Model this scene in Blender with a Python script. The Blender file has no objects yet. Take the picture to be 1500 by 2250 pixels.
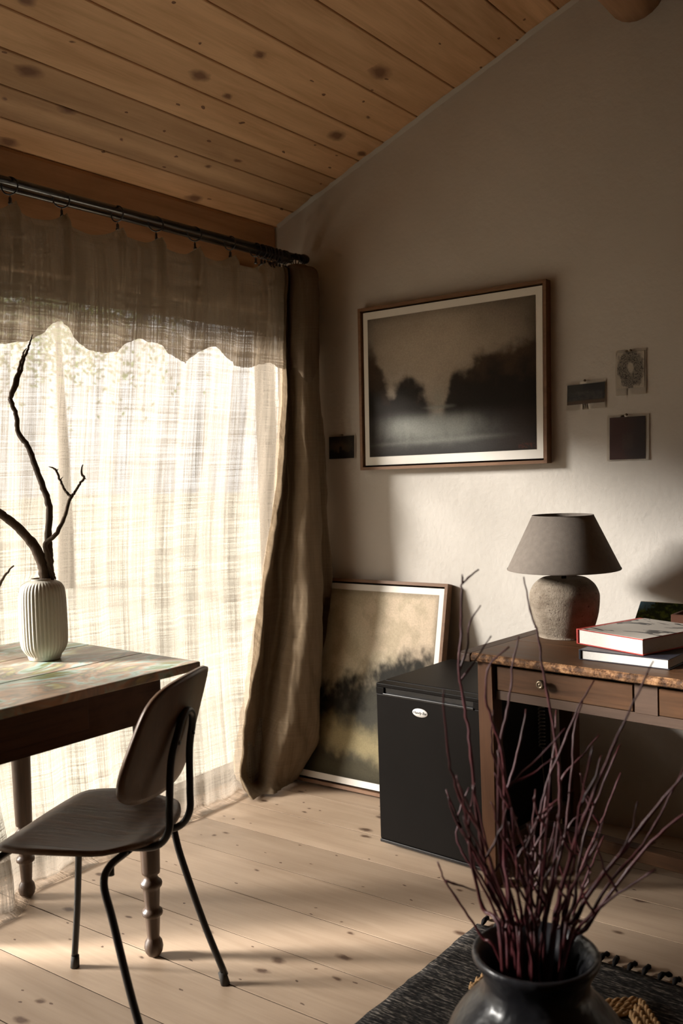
import bpy, bmesh, math, random
from mathutils import Vector, Matrix, noise
random.seed(7)
sc = bpy.context.scene
COL = sc.collection
R = math.radians

# ------------------------------------------------------------------ camera
F_PX, YAW, PITCH, ROLL, CAM_H = 2057.66, -0.623677, -0.0467262, -0.0314845, 1.32
_f = Vector((math.sin(YAW)*math.cos(PITCH), math.cos(YAW)*math.cos(PITCH), math.sin(PITCH)))
_r = Vector((math.cos(YAW), -math.sin(YAW), 0)); _u = _r.cross(_f)
_c, _s = math.cos(ROLL), math.sin(ROLL)
RIGHT, UP, FWD = _c*_r + _s*_u, -_s*_r + _c*_u, _f
CAM = Vector((0, 0, CAM_H))
cd = bpy.data.cameras.new('camera'); cam = bpy.data.objects.new('camera', cd); COL.objects.link(cam)
m = Matrix((RIGHT, UP, -FWD)).transposed().to_4x4(); m.translation = CAM; cam.matrix_world = m
cd.sensor_fit = 'VERTICAL'; cd.sensor_height = 36; cd.sensor_width = 24; cd.lens = F_PX/2250*36
cd.clip_start = 0.02; cd.dof.use_dof = True; cd.dof.focus_distance = 3.0; cd.dof.aperture_fstop = 3.5
sc.camera = cam
def ray(x, y): return (RIGHT*((x-750)/F_PX) + UP*(-(y-1125)/F_PX) + FWD)
def onz(x, y, z=0.0): d = ray(x, y); return CAM + d*((z-CAM_H)/d.z)
def onY(x, y, Y): d = ray(x, y); return CAM + d*(Y/d.y)
def onX(x, y, X): d = ray(x, y); return CAM + d*(X/d.x)
def atd(x, y, D): return CAM + ray(x, y)*D

# ------------------------------------------------------------------ sky and exposure
SKY = 3.6
w = bpy.data.worlds.new('overcast_sky'); sc.world = w; w.use_nodes = True
nt = w.node_tree; bg = nt.nodes['Background']
tc = nt.nodes.new('ShaderNodeTexCoord'); sp = nt.nodes.new('ShaderNodeSeparateXYZ')
mr = nt.nodes.new('ShaderNodeMapRange'); mr.inputs[1].default_value = 0; mr.inputs[2].default_value = 1
mr.inputs[3].default_value = .45; mr.inputs[4].default_value = 1.0
ml = nt.nodes.new('ShaderNodeMath'); ml.operation = 'MULTIPLY'; ml.inputs[1].default_value = SKY
nt.links.new(tc.outputs['Generated'], sp.inputs[0]); nt.links.new(sp.outputs['Z'], mr.inputs[0])
nt.links.new(mr.outputs[0], ml.inputs[0]); nt.links.new(ml.outputs[0], bg.inputs['Strength'])
bg.inputs['Color'].default_value = (1.0, .985, .95, 1)
sl = bpy.data.lights.new('hazy_sun', 'SUN'); sl.energy = 26.5; sl.angle = R(11.5); sl.color = (1.0, .955, .89)
so = bpy.data.objects.new('hazy_sun', sl); COL.objects.link(so)
so.rotation_euler = Vector((.80, .535, -.325)).to_track_quat('-Z', 'Y').to_euler(); so.location = (-8, -3, 4)
vs = sc.view_settings; vs.view_transform = 'Standard'; vs.look = 'None'; vs.gamma = 1; vs.use_curve_mapping = False
vs.exposure = 0.0
cy = sc.cycles
cy.use_denoising = True
cy.use_adaptive_sampling = True; cy.adaptive_threshold = .06; cy.adaptive_min_samples = 16
cy.max_bounces = 8; cy.diffuse_bounces = 5; cy.glossy_bounces = 3; cy.transmission_bounces = 6; cy.transparent_max_bounces = 12
cy.caustics_reflective = False; cy.caustics_refractive = False; cy.sample_clamp_indirect = 8.0

# ------------------------------------------------------------------ colours and materials
def lin(c): return tuple(((v/255)/12.92 if v/255 <= .04045 else ((v/255+.055)/1.055)**2.4) for v in c) + (1,)
MATS = {}
class N:
    def __init__(s, name):
        s.m = bpy.data.materials.new(name); s.m.use_nodes = True; s.t = s.m.node_tree
        s.b = s.t.nodes['Principled BSDF']; s.out = s.t.nodes['Material Output']; MATS[name] = s.m
    def n(s, k, **kw):
        x = s.t.nodes.new('ShaderNode'+k)
        for a, v in kw.items(): setattr(x, a, v)
        return x
    def l(s, a, b): s.t.links.new(a, b)
    def coord(s, scale=(1,1,1), rnd=True, kind='Object'):
        tc = s.n('TexCoord'); src = tc.outputs[kind]
        if rnd:
            oi = s.n('ObjectInfo'); v = s.n('VectorMath', operation='SCALE'); v.inputs[0].default_value = (37.1, 53.7, 71.3)
            s.l(oi.outputs['Random'], v.inputs['Scale']); a = s.n('VectorMath', operation='ADD')
            s.l(src, a.inputs[0]); s.l(v.outputs[0], a.inputs[1]); src = a.outputs[0]
        mp = s.n('Mapping'); mp.inputs['Scale'].default_value = scale; s.l(src, mp.inputs['Vector']); return mp.outputs[0]
    def noise(s, vec, scale, detail=4, rough=.55, dist=0):
        x = s.n('TexNoise'); x.inputs['Scale'].default_value = scale; x.inputs['Detail'].default_value = detail
        x.inputs['Roughness'].default_value = rough; x.inputs['Distortion'].default_value = dist; s.l(vec, x.inputs['Vector']); return x.outputs['Fac']
    def ramp(s, fac, stops):
        x = s.n('ValToRGB'); e = x.color_ramp.elements
        while len(e) < len(stops): e.new(.5)
        for el, (p, c) in zip(e, stops): el.position = p; el.color = c if len(c) == 4 else tuple(c)+(1,)
        s.l(fac, x.inputs[0]); return x.outputs[0]
    def mix(s, fac, a, b, mode='MIX'):
        x = s.n('Mix', data_type='RGBA', blend_type=mode)
        for i, v in ((0, fac), (6, a), (7, b)):
            if hasattr(v, 'links'): s.l(v, x.inputs[i])
            else: x.inputs[i].default_value = v
        return x.outputs[2]
    def math(s, op, a, b=0.0, clamp=False):
        x = s.n('Math', operation=op, use_clamp=clamp)
        for i, v in ((0, a), (1, b)):
            if hasattr(v, 'links'): s.l(v, x.inputs[i])
            else: x.inputs[i].default_value = v
        return x.outputs[0]
    def bump(s, h, strength=.3, dist=.01):
        x = s.n('Bump'); x.inputs['Strength'].default_value = strength; x.inputs['Distance'].default_value = dist
        s.l(h, x.inputs['Height']); s.l(x.outputs[0], s.b.inputs['Normal'])
    def base(s, c, rough=.6, spec=.5, metal=0):
        if hasattr(c, 'links'): s.l(c, s.b.inputs['Base Color'])
        else: s.b.inputs['Base Color'].default_value = c
        if hasattr(rough, 'links'): s.l(rough, s.b.inputs['Roughness'])
        else: s.b.inputs['Roughness'].default_value = rough
        s.b.inputs['Specular IOR Level'].default_value = spec; s.b.inputs['Metallic'].default_value = metal
        return s
def wood(name, light, dark, knot, axis=1, grain=1.0, rough=.55, spec=.4, knots=True, wear=None, kscale=1.0, bump=.15, ksize=.17):
    M = N(name); s = [11*grain]*3; s[axis] = 1.1*grain
    v = M.coord(tuple(s))
    g1 = M.noise(v, 2.2, 5, .6, .6)
    s2 = [60*grain]*3; s2[axis] = 2.0*grain
    g2 = M.noise(M.coord(tuple(s2)), 3.0, 3, .6)
    g = M.math('ADD', M.math('MULTIPLY', g1, .75), M.math('MULTIPLY', g2, .25))
    col = M.ramp(g, [(.30, dark), (.47, tuple(.55*a+.45*b for a, b in zip(light, dark))), (.62, light)])
    oi = M.n('ObjectInfo'); tint = M.math('ADD', M.math('MULTIPLY', oi.outputs['Random'], .3), .84)
    cb = M.n('CombineColor')
    for i in range(3): M.l(tint, cb.inputs[i])
    col = M.mix(1.0, col, cb.outputs[0], 'MULTIPLY')
    h = g
    if knots:
        ks = [7.0*kscale]*3; ks[axis] = 3.6*kscale
        kv = M.coord(tuple(ks))
        wob = M.n('TexNoise'); wob.inputs['Scale'].default_value = 6; M.l(kv, wob.inputs['Vector'])
        add = M.n('VectorMath', operation='MULTIPLY_ADD'); M.l(wob.outputs['Color'], add.inputs[0]); add.inputs[1].default_value = (.12,)*3; M.l(kv, add.inputs[2])
        vo = M.n('TexVoronoi', voronoi_dimensions='2D' if knots == '2D' else '3D'); vo.inputs['Scale'].default_value = 1.0; M.l(add.outputs[0], vo.inputs['Vector'])
        sepc = M.n('SeparateColor'); M.l(vo.outputs['Color'], sepc.inputs[0])
        size = M.math('MULTIPLY', M.math('SUBTRACT', sepc.outputs[0], .5, True), ksize)
        d = M.math('DIVIDE', vo.outputs['Distance'], M.math('MAXIMUM', size, .001))
        k = M.math('MULTIPLY', M.math('SUBTRACT', 1.6, d, True), 1.0)
        halo = M.math('MULTIPLY', M.math('SUBTRACT', 1.0, M.math('DIVIDE', d, 3.2), True), .35)
        col = M.mix(M.math('MULTIPLY', halo, M.math('GREATER_THAN', size, .02)), col, dark)
        col = M.mix(M.math('MULTIPLY', k, M.math('GREATER_THAN', size, .012)), col, knot)
        # fine pin knots
        vo2 = M.n('TexVoronoi', voronoi_dimensions='2D' if knots == '2D' else '3D'); vo2.inputs['Scale'].default_value = 3.4; M.l(add.outputs[0], vo2.inputs['Vector'])
        sc2 = M.n('SeparateColor'); M.l(vo2.outputs['Color'], sc2.inputs[0])
        k2 = M.math('MULTIPLY', M.math('LESS_THAN', vo2.outputs['Distance'], .085), M.math('GREATER_THAN', sc2.outputs[1], .92))
        col = M.mix(k2, col, knot)
    if wear:
        wn = M.noise(M.coord((3, 3, 3)), 1.6, 5, .65)
        col = M.mix(M.ramp(wn, [(.5, (0,0,0)), (.72, (1,1,1))]), col, wear)
    rr = M.math('ADD', M.math('MULTIPLY', g1, .25), rough-.12)
    M.base(col, rr, spec); M.bump(h, bump, .004); return M.m
def plain(name, c, rough=.6, spec=.5, metal=0, var=.12, scale=8, bump=.0, bscale=120):
    M = N(name); v = M.coord()
    n1 = M.noise(v, scale, 4)
    lo = tuple(x*(1-var) for x in c[:3])+(1,); hi = tuple(min(1, x*(1+var)) for x in c[:3])+(1,)
    M.base(M.ramp(n1, [(.3, lo), (.7, hi)]), rough, spec, metal)
    if bump: M.bump(M.noise(v, bscale, 3), bump, .003)
    return M.m
# plaster
M = N('plaster'); v = M.coord(rnd=False)
pn = M.noise(v, 1.7, 6, .6)
M.base(M.ramp(pn, [(.3, (.57,.53,.475)), (.7, (.64,.60,.545))]), .9, .2)
M.bump(M.math('ADD', M.noise(v, 55, 4), M.math('MULTIPLY', M.noise(v, 6, 3), 2.0)), .22, .006)
wood('ceiling_pine', (.78,.50,.285,1), (.55,.325,.165,1), (.24,.125,.07,1), axis=1, grain=.8, rough=.55, spec=.25, kscale=.85, knots='2D', ksize=.25)
wood('beam_pine', (.46,.27,.155,1), (.32,.18,.095,1), (.10,.05,.025,1), axis=1, grain=.7, rough=.55, spec=.3, kscale=.6)
wood('floor_pine', (.47,.35,.25,1), (.37,.265,.183,1), (.12,.07,.045,1), axis=0, grain=.7, rough=.5, spec=.35, kscale=1.15, knots='2D')
wood('table_wood', (.10,.050,.028,1), (.04,.02,.012,1), (.02,.012,.008,1), axis=1, rough=.5, spec=.3, knots=False, wear=(.12,.065,.04,1))
wood('leg_wood', (.085,.05,.03,1), (.03,.018,.012,1), (.02,.012,.008,1), axis=2, rough=.42, spec=.5, knots=False)
wood('desk_wood', (.090,.040,.016,1), (.034,.0145,.006,1), (.07,.035,.02,1), axis=0, rough=.5, spec=.22, knots=False, wear=(.06,.029,.013,1))
wood('desk_leg_wood', (.095,.042,.019,1), (.045,.019,.009,1), (.07,.035,.02,1), axis=2, rough=.55, spec=.22, knots=False)
wood('desk_stile_wood', (.075,.043,.027,1), (.045,.025,.016,1), (.05,.03,.02,1), axis=0, rough=.6, spec=.3, knots=False)
M = N('desk_edge_wood'); v = M.coord((1,1,1)); e1 = M.noise(v, 38, 5, .7); e2 = M.noise(v, 9, 3)
M.base(M.mix(M.ramp(e2, [(.42, (0,0,0)), (.6, (1,1,1))]), M.ramp(e1, [(.36, (.035,.018,.010)), (.47, (.12,.055,.024)), (.56, (.34,.18,.085)), (.68, (.46,.28,.15))]), M.ramp(e1, [(.4, (.05,.025,.013)), (.62, (.16,.08,.036))])), .7, .2); M.bump(e1, .9, .006)
wood('plywood_back', (.125,.066,.033,1), (.065,.032,.016,1), (.05,.03,.02,1), axis=2, grain=1.3, rough=.36, spec=.5, knots=False)
wood('plywood_seat', (.21,.135,.088,1), (.06,.036,.023,1), (.05,.03,.02,1), axis=0, grain=1.8, rough=.45, spec=.3, bump=.4, knots=False, wear=(.17,.13,.10,1))
wood('frame_walnut', (.24,.13,.07,1), (.15,.075,.04,1), (.05,.03,.02,1), axis=0, grain=2.0, rough=.5, spec=.3, knots=False)
wood('branch_bark', (.115,.08,.055,1), (.045,.03,.02,1), (.02,.01,.01,1), axis=2, grain=2.5, rough=.85, spec=.2, knots=False, bump=.8)
# painter's tabletop
M = N('tabletop_paint'); v = M.coord((1,1,1)); vs_ = M.coord((9,1.3,9))
g = M.noise(vs_, 2.2, 5, .6, .4)
wcol = M.ramp(g, [(.3, (.13,.08,.05)), (.65, (.27,.18,.115))])
p1 = M.noise(M.coord((6.5,3.4,5)), 1.3, 4, .6, 1.2)
pc = M.ramp(p1, [(.30, (.34,.24,.14)), (.38, (.16,.20,.08)), (.45, (.36,.50,.46)), (.51, (.46,.30,.20)), (.57, (.20,.20,.17)), (.63, (.40,.36,.17)), (.72, (.40,.54,.54))])
p2 = M.noise(M.coord((3.2,2.2,3)), 1.7, 4, .65, .6)
M.base(M.mix(M.ramp(p2, [(.34, (0,0,0)), (.52, (.9,.9,.9))]), wcol, pc), .38, .5); M.bump(g, .2, .003)
# linen
def linen(name, holes, tint, trans=.55, relief=True):
    M = N(name); v = M.coord(rnd=False)
    def thr(sc_, s, d=3): return M.noise(M.coord(sc_, rnd=False), s, d, .6)
    a = thr((3,210,1.2), 1.0); b = thr((3,2.6,210), 1.0); a2 = thr((3,460,5), 1.0, 2); b2 = thr((3,7,460), 1.0, 2)
    blot = thr((2,5,2.2), 1.0, 3)
    e = M.math('ADD', M.math('ADD', M.math('MULTIPLY', a, .35), M.math('MULTIPLY', b, .30)), M.math('ADD', M.math('MULTIPLY', a2, .2), M.math('MULTIPLY', b2, .15)))
    hole = M.math('MULTIPLY', M.math('ADD', M.math('MULTIPLY', M.math('SUBTRACT', e, .5), 3.0), holes), M.math('ADD', .55, M.math('MULTIPLY', blot, .9)))
    hole = M.math('MINIMUM', M.math('MAXIMUM', hole, .015 if holes > 0 else 0.0), .85)
    cl = M.ramp(e, [(.36, tuple(x*.7 for x in tint)), (.62, tint)])
    df = M.n('BsdfDiffuse'); tr = M.n('BsdfTranslucent'); tp = M.n('BsdfTransparent')
    M.l(cl, df.inputs[0]); M.l(cl, tr.inputs[0])
    bp = M.n('Bump'); bp.inputs['Strength'].default_value = .35; bp.inputs['Distance'].default_value = .003
    M.l(M.math('ADD', e, M.math('MULTIPLY', thr((8,30,9), 1.0, 4), 2.2)), bp.inputs['Height']); M.l(bp.outputs[0], df.inputs['Normal'])
    m1 = M.n('MixShader'); m1.inputs[0].default_value = trans; M.l(df.outputs[0], m1.inputs[1]); M.l(tr.outputs[0], m1.inputs[2])
    m2 = M.n('MixShader'); M.l(hole, m2.inputs[0]); M.l(m1.outputs[0], m2.inputs[1]); M.l(tp.outputs[0], m2.inputs[2])
    M.l(m2.outputs[0], M.out.inputs['Surface']); M.t.nodes.remove(M.b); return M.m
linen('linen_sheer', .30, (.36,.31,.25), .4)
linen('linen_flap', .075, (.40,.315,.225), .25)
linen('linen_heavy_flap', -3.0, (.17,.125,.085), .05)
linen('linen_heavy', -3.0, (.205,.152,.10), .10)
# glass pane
M = N('window_glass'); tp = M.n('BsdfTransparent'); gl = M.n('BsdfGlossy'); gl.inputs['Roughness'].default_value = .02
mx = M.n('MixShader'); mx.inputs[0].default_value = .05
M.l(tp.outputs[0], mx.inputs[1]); M.l(gl.outputs[0], mx.inputs[2]); M.l(mx.outputs[0], M.out.inputs['Surface']); M.t.nodes.remove(M.b)
# printed / painted colour attribute
def paint_mat(name, rough=.7, spec=.3):
    M = N(name); at = M.n('Attribute'); at.attribute_name = 'Col'; v = M.coord(rnd=False)
    n1 = M.noise(v, 160, 3); c = M.mix(1.0, at.outputs['Color'], M.ramp(n1, [(.2, (.82,)*3), (.8, (1.12,)*3)]), 'MULTIPLY')
    M.base(c, rough, spec); return M.m
paint_mat('canvas_paint', .75, .15); paint_mat('card_print', .5, .3)
plain('mat_board', (.80,.76,.69,1), .8, .2, var=.03)
plain('card_paper', (.74,.69,.62,1), .7, .2, var=.03)
plain('black_metal', (.012,.011,.011,1), .32, .6, var=.2)
plain('rod_metal', (.016,.014,.013,1), .24, .7, var=.3)
plain('chair_tube', (.012,.011,.010,1), .34, .5, var=.2)
plain('rubber_foot', (.05,.045,.04,1), .7, .3)
plain('fridge_black', (.0065,.0052,.0043,1), .5, .07, var=.06, bump=.06, bscale=300)
plain('fridge_trim', (.010,.009,.009,1), .25, .5)
plain('badge_white', (.72,.70,.66,1), .4, .5, var=.03)
plain('badge_ink', (.06,.055,.05,1), .5, .3)
plain('vase_white', (.50,.465,.39,1), .62, .35, var=.04)
plain('shade_fabric', (.185,.158,.135,1), .92, .1, var=.08, scale=60, bump=.3, bscale=500)
plain('shade_lining', (.45,.38,.30,1), .9, .1)
M = N('stoneware'); v = M.coord(rnd=False); s1 = M.noise(v, 9, 6, .65); s2 = M.noise(M.coord((1,1,9), rnd=False), 9, 4); s3 = M.noise(v, 95, 3, .7)
cc = M.ramp(M.math('ADD', M.math('MULTIPLY', s1, .8), M.math('MULTIPLY', s2, .2)), [(.35, (.15,.115,.085)), (.52, (.265,.22,.17)), (.68, (.36,.31,.25))])
cc = M.mix(M.ramp(s3, [(.30, (1,1,1)), (.40, (0,0,0))]), cc, (.09,.065,.05,1))
M.base(cc, .9, .15); M.bump(M.math('ADD', M.noise(v, 150, 4, .7), M.math('MULTIPLY', s2, .7)), .8, .004)
M = N('jar_glaze'); v = M.coord(rnd=False); s1 = M.noise(v, 7, 4); M.base(M.ramp(s1, [(.35, (.010,.010,.012)), (.7, (.03,.030,.034))]), .30, .45)
M.bump(M.noise(v, 14, 3), .35, .02)
M = N('twig_bark'); v = M.coord(); s1 = M.noise(v, 9, 3); M.base(M.ramp(s1, [(.35, (.035,.006,.008)), (.55, (.075,.013,.016)), (.74, (.12,.065,.078))]), .45, .45)
plain('red_cover', (.45,.045,.035,1), .5, .4); plain('navy_cover', (.022,.022,.032,1), .4, .5)
plain('pages', (.72,.69,.64,1), .8, .2, var=.05, scale=200)
M = N('ink_jacket'); v = M.coord((1,1,1)); q = M.noise(M.coord((7,16,7)), 1.0, 3, .5, 1.6)
M.base(M.mix(M.ramp(q, [(.565, (0,0,0)), (.59, (1,1,1))]), (.42,.385,.34,1), (.03,.028,.028,1)), .45, .4)
plain('brown_wood_box', (.12,.045,.025,1), .4, .5)
plain('brass', (.14,.105,.07,1), .35, .5, metal=.8); plain('pin_metal', (.16,.12,.08,1), .35, .5, metal=.6)
M = N('rug_weave'); v = M.coord((60,260,1), rnd=False); q = M.noise(v, 1.0, 2); q2 = M.noise(M.coord((14,150,1), rnd=False), 1, 2)
M.base(M.ramp(M.math('MULTIPLY', M.math('ADD', q, q2), .5), [(.46, (.012,.011,.011)), (.55, (.05,.045,.04)), (.62, (.20,.175,.15))]), .95, .1); M.bump(q, .6, .004)
plain('rug_yarn', (.014,.013,.013,1), .95, .1, var=.4); plain('jute', (.40,.25,.125,1), .95, .1, var=.4, scale=90, bump=.8, bscale=220)
plain('dark_gap', (.03,.02,.015,1), .9, .1); plain('ground_mat', (.34,.32,.26,1), .95, .1, var=.3, scale=1)
plain('white_paint', (.62,.58,.52,1), .6, .4); plain('leaf_green', (.20,.26,.09,1), .7, .3, var=.4, scale=3)
plain('bark_out', (.10,.08,.06,1), .9, .1); plain('dim_wall', (.15,.115,.09,1), .9, .2)
plain('grey_cord', (.16,.15,.13,1), .6, .3); plain('block_white', (.70,.66,.60,1), .9, .2, bump=.3, bscale=40)

# ------------------------------------------------------------------ mesh helpers
def obj(name, bm, mat, parent=None, smooth=False, loc=None, rot=None):
    if isinstance(bm, bpy.types.Mesh): me = bm
    else:
        me = bpy.data.meshes.new(name); bm.normal_update(); bm.to_mesh(me); bm.free()
    if smooth:
        for p in me.polygons: p.use_smooth = True
    if mat and not me.materials: me.materials.append(MATS[mat])
    o = bpy.data.objects.new(name, me); COL.objects.link(o)
    if parent: o.parent = parent
    if loc is not None: o.location = loc
    if rot is not None: o.rotation_euler = rot
    return o
def tag(o, label=None, cat=None, group=None, kind=None):
    for k, v in (('label', label), ('category', cat), ('group', group), ('kind', kind)):
        if v: o[k] = v
    return o
def thing(name, label, cat, loc=(0,0,0), rz=0, group=None):
    o = bpy.data.objects.new(name, None); COL.objects.link(o); o.empty_display_size = .05
    o.location = loc; o.rotation_euler = (0,0,rz); return tag(o, label, cat, group)
def bbox(x0, x1, y0, y1, z0, z1, bev=0.0, seg=2, bm=None):
    new = bm is None
    b = bmesh.new()
    r = bmesh.ops.create_cube(b, size=1)
    bmesh.ops.scale(b, vec=(x1-x0, y1-y0, z1-z0), verts=b.verts); bmesh.ops.translate(b, vec=((x0+x1)/2, (y0+y1)/2, (z0+z1)/2), verts=b.verts)
    if bev: bmesh.ops.bevel(b, geom=b.edges[:], offset=bev, segments=seg, affect='EDGES', profile=.5)
    if new: return b
    me = bpy.data.meshes.new('t'); b.to_mesh(me); b.free(); bm.from_mesh(me); bpy.data.meshes.remove(me); return bm
def tube(pts, rad, seg=10, bm=None, cap=True):
    bm = bm or bmesh.new(); pts = [Vector(p) for p in pts]; n = len(pts)
    if not hasattr(rad, '__len__'): rad = [rad]*n
    rings = []; prev = None
    for i in range(n):
        t = (pts[min(i+1, n-1)]-pts[max(i-1, 0)]); t = t.normalized() if t.length else Vector((0,0,1))
        if prev is None: a = t.orthogonal().normalized()
        else: a = (prev - t*prev.dot(t)); a = a.normalized() if a.length > 1e-6 else t.orthogonal().normalized()
        prev = a; b = t.cross(a)
        rings.append([bm.verts.new(pts[i] + (a*math.cos(2*math.pi*k/seg) + b*math.sin(2*math.pi*k/seg))*rad[i]) for k in range(seg)])
    for i in range(n-1):
        for k in range(seg): bm.faces.new((rings[i][k], rings[i][(k+1)%seg], rings[i+1][(k+1)%seg], rings[i+1][k]))
    if cap: bm.faces.new(rings[0][::-1]); bm.faces.new(rings[-1])
    return bm
def crom(pts, k=6):
    pts = [Vector(p) for p in pts]; P = [2*pts[0]-pts[1]] + pts + [2*pts[-1]-pts[-2]]; out = []
    for i in range(1, len(P)-2):
        a, b, c, d = P[i-1], P[i], P[i+1], P[i+2]
        for j in range(k):
            t = j/k; out.append(.5*((2*b) + (c-a)*t + (2*a-5*b+4*c-d)*t*t + (3*b-a-3*c+d)*t**3))
    return out + [pts[-1]]
def lathe(prof, seg=48, flute=None, bm=None, center=(0,0,0), caps=True):
    bm = bm or bmesh.new(); rings = []; cx, cy_, cz = center
    for r, z in prof:
        ring = []
        for k in range(seg):
            a = 2*math.pi*k/seg; rr = r*(flute(a, z) if flute else 1); ring.append(bm.verts.new((cx+rr*math.cos(a), cy_+rr*math.sin(a), cz+z)))
        rings.append(ring)
    for i in range(len(rings)-1):
        for k in range(seg): bm.faces.new((rings[i][k], rings[i][(k+1)%seg], rings[i+1][(k+1)%seg], rings[i+1][k]))
    if caps: bm.faces.new(rings[0][::-1]); bm.faces.new(rings[-1])
    return bm
def sheet(rows, thick=0.0):
    bm = bmesh.new(); V = [[bm.verts.new(p) for p in r] for r in rows]
    for i in range(len(V)-1):
        for j in range(len(V[0])-1): bm.faces.new((V[i][j], V[i][j+1], V[i+1][j+1], V[i+1][j]))
    return bm
def quadgrid(name, o, du, dv, nx, ny, fn, mat, parent):
    """flat printed grid: o top-left, du to the right, dv downwards; colour fn(u,v)"""
    me = bpy.data.meshes.new(name); V = []; Fc = []; cols = []
    for j in range(ny+1):
        for i in range(nx+1):
            V.append(o + du*(i/nx) + dv*(j/ny)); c = fn(i/nx, j/ny); cols += [c[0], c[1], c[2], 1]
    for j in range(ny):
        for i in range(nx):
            a = j*(nx+1)+i; Fc.append((a, a+nx+1, a+nx+2, a+1))
    me.from_pydata([tuple(x) for x in V], [], Fc)
    at = me.color_attributes.new('Col', 'FLOAT_COLOR', 'POINT'); at.data.foreach_set('color', cols); me.update()
    return obj(name, me, mat, parent)
def sm(a, b, x): t = max(0, min(1, (x-a)/(b-a))); return t*t*(3-2*t)
def mixc(a, b, t): return tuple(p+(q-p)*t for p, q in zip(a, b))
def fb(x, y, z=0, o=5): return noise.fractal(Vector((x, y, z)), .9, 2.1, o)
def ell(n=20): return [2*math.pi*k/n for k in range(n)]

# ------------------------------------------------------------------ room
YW, XW = 3.26, -2.66                      # inner faces of the end wall and of the window wall
XE, YS = 2.3, -2.4
def ceil_z(X): return 2.435 + .396*(X+2.546)
RIDGE = .1
# floor
fl = tag(obj('floor', bbox(XW-.3, XE+.2, YS-.2, YW+.2, -.12, -.03), 'dark_gap'), kind='structure')
seams = [YW+.08, 3.14, 2.94, 2.732, 2.538, 2.336, 2.128, 1.928, 1.722, 1.508, 1.301]
while seams[-1] > YS: seams.append(seams[-1]-.206)
for a, b in zip(seams, seams[1:]):
    y0, y1 = b+.0022, a-.0022
    L = XE+.1-(XW-.12)
    obj('plank', bbox(-L/2, L/2, -(y1-y0)/2, (y1-y0)/2, -.03, 0), 'floor_pine', fl, loc=((XE+.1+XW-.12)/2, (y0+y1)/2, random.uniform(-.0006, 0)))
for yj in seams[1:-1]: obj('joint_tongue', bbox(-2.45, 2.45, -.0022, .0022, -.008, -.002), 'dark_gap', fl, loc=((XE+XW)/2, yj, 0))
# end wall following the roof slope
def gable(y0, y1):
    bm = bmesh.new()
    pr = [(XW-.12, -.12), (XE+.2, -.12), (XE+.2, ceil_z(RIDGE)-.396*(XE+.2-RIDGE)+.15), (RIDGE, ceil_z(RIDGE)+.15), (XW-.12, ceil_z(XW-.12)+.15)]
    A = [bm.verts.new((x, y0, z)) for x, z in pr]; B = [bm.verts.new((x, y1, z)) for x, z in pr]
    bm.faces.new(A); bm.faces.new(B[::-1])
    for i in range(5): bm.faces.new((A[i], B[i], B[(i+1)%5], A[(i+1)%5]))
    return bm
tag(obj('wall_back', gable(YW, YW+.25), 'plaster'), kind='structure')
tag(obj('wall_front', gable(YS-.25, YS), 'dim_wall'), kind='structure')
tag(obj('wall_right', bbox(XE, XE+.25, YS, YW, -.12, 2.75), 'dim_wall'), kind='structure')
# window wall with a wide opening
WY0, WY1, WZ1 = -.15, 3.245, 2.02
bm = bbox(XW-.12, XW, WY1, YW, -.12, 2.45)
bbox(XW-.12, XW, YS, WY0, -.12, 2.45, bm=bm); bbox(XW-.12, XW-.02, WY0, WY1, WZ1, 2.45, bm=bm)
tag(obj('wall_left', bm, 'plaster'), kind='structure')
t1 = tag(obj('trim_1', bbox(XW-.04, XW+.012, -2.2, YW-.002, WZ1-.02, 2.398, .02, 3), 'beam_pine'), kind='structure')
obj('white_block', bbox(-.006, .012, -.055, .045, -.028, .03, .006, 2), 'block_white', t1, loc=(XW+.012, 3.035, 2.155))  # small white block on the beam face, just below the rod
# window door frame and panes
wf = tag(obj('window_1', bbox(XW-.11, XW-.06, WY0, WY1, -.03, .05), 'bark_out'), kind='structure')
for nm, a in (('head', (WY0, WY1, WZ1-.07, WZ1)), ('jamb', (WY0, WY0+.07, .05, WZ1-.07)), ('jamb', (WY1-.03, WY1, .05, WZ1-.07)), ('stile', (1.46, 1.53, .05, WZ1-.07))):
    obj(nm, bbox(XW-.11, XW-.06, *a), 'bark_out', wf)
obj('pane', bbox(XW-.087, XW-.083, 1.53, WY1-.03, .05, WZ1-.07), 'window_glass', wf)
obj('pane', bbox(XW-.087, XW-.083, WY0+.07, 1.46, .05, WZ1-.07), 'window_glass', wf)
# ceiling boards
def slab(x0, x1, y0, y1, lift, th, f):
    bm = bmesh.new(); q = []
    for y in (y0, y1):
        for x, dz in ((x0, lift), (x1, lift), (x1, lift+th), (x0, lift+th)): q.append(bm.verts.new((x, y, f(x)+dz)))
    for a in ((0,1,2,3), (7,6,5,4), (0,4,5,1), (1,5,6,2), (2,6,7,3), (3,7,4,0)): bm.faces.new([q[i] for i in a])
    bmesh.ops.recalc_face_normals(bm, faces=bm.faces); return bm
fz2 = lambda x: ceil_z(RIDGE)-.396*(x-RIDGE)
bm = slab(XW-.3, RIDGE, YS-.1, YW+.1, .028, .06, ceil_z)
me2 = bpy.data.meshes.new('t'); b2 = slab(RIDGE, XE+.2, YS-.1, YW+.1, .028, .06, fz2); b2.to_mesh(me2); b2.free(); bm.from_mesh(me2)
ce = tag(obj('ceiling', bm, 'dark_gap'), kind='structure')
cs = [-2.80, -2.66, -2.546, -2.43, -2.311, -2.189, -2.068, -1.908, -1.74, -1.565, -1.442, -1.317]
while cs[-1] < RIDGE-.13: cs.append(cs[-1]+.13)
cs.append(RIDGE)
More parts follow.
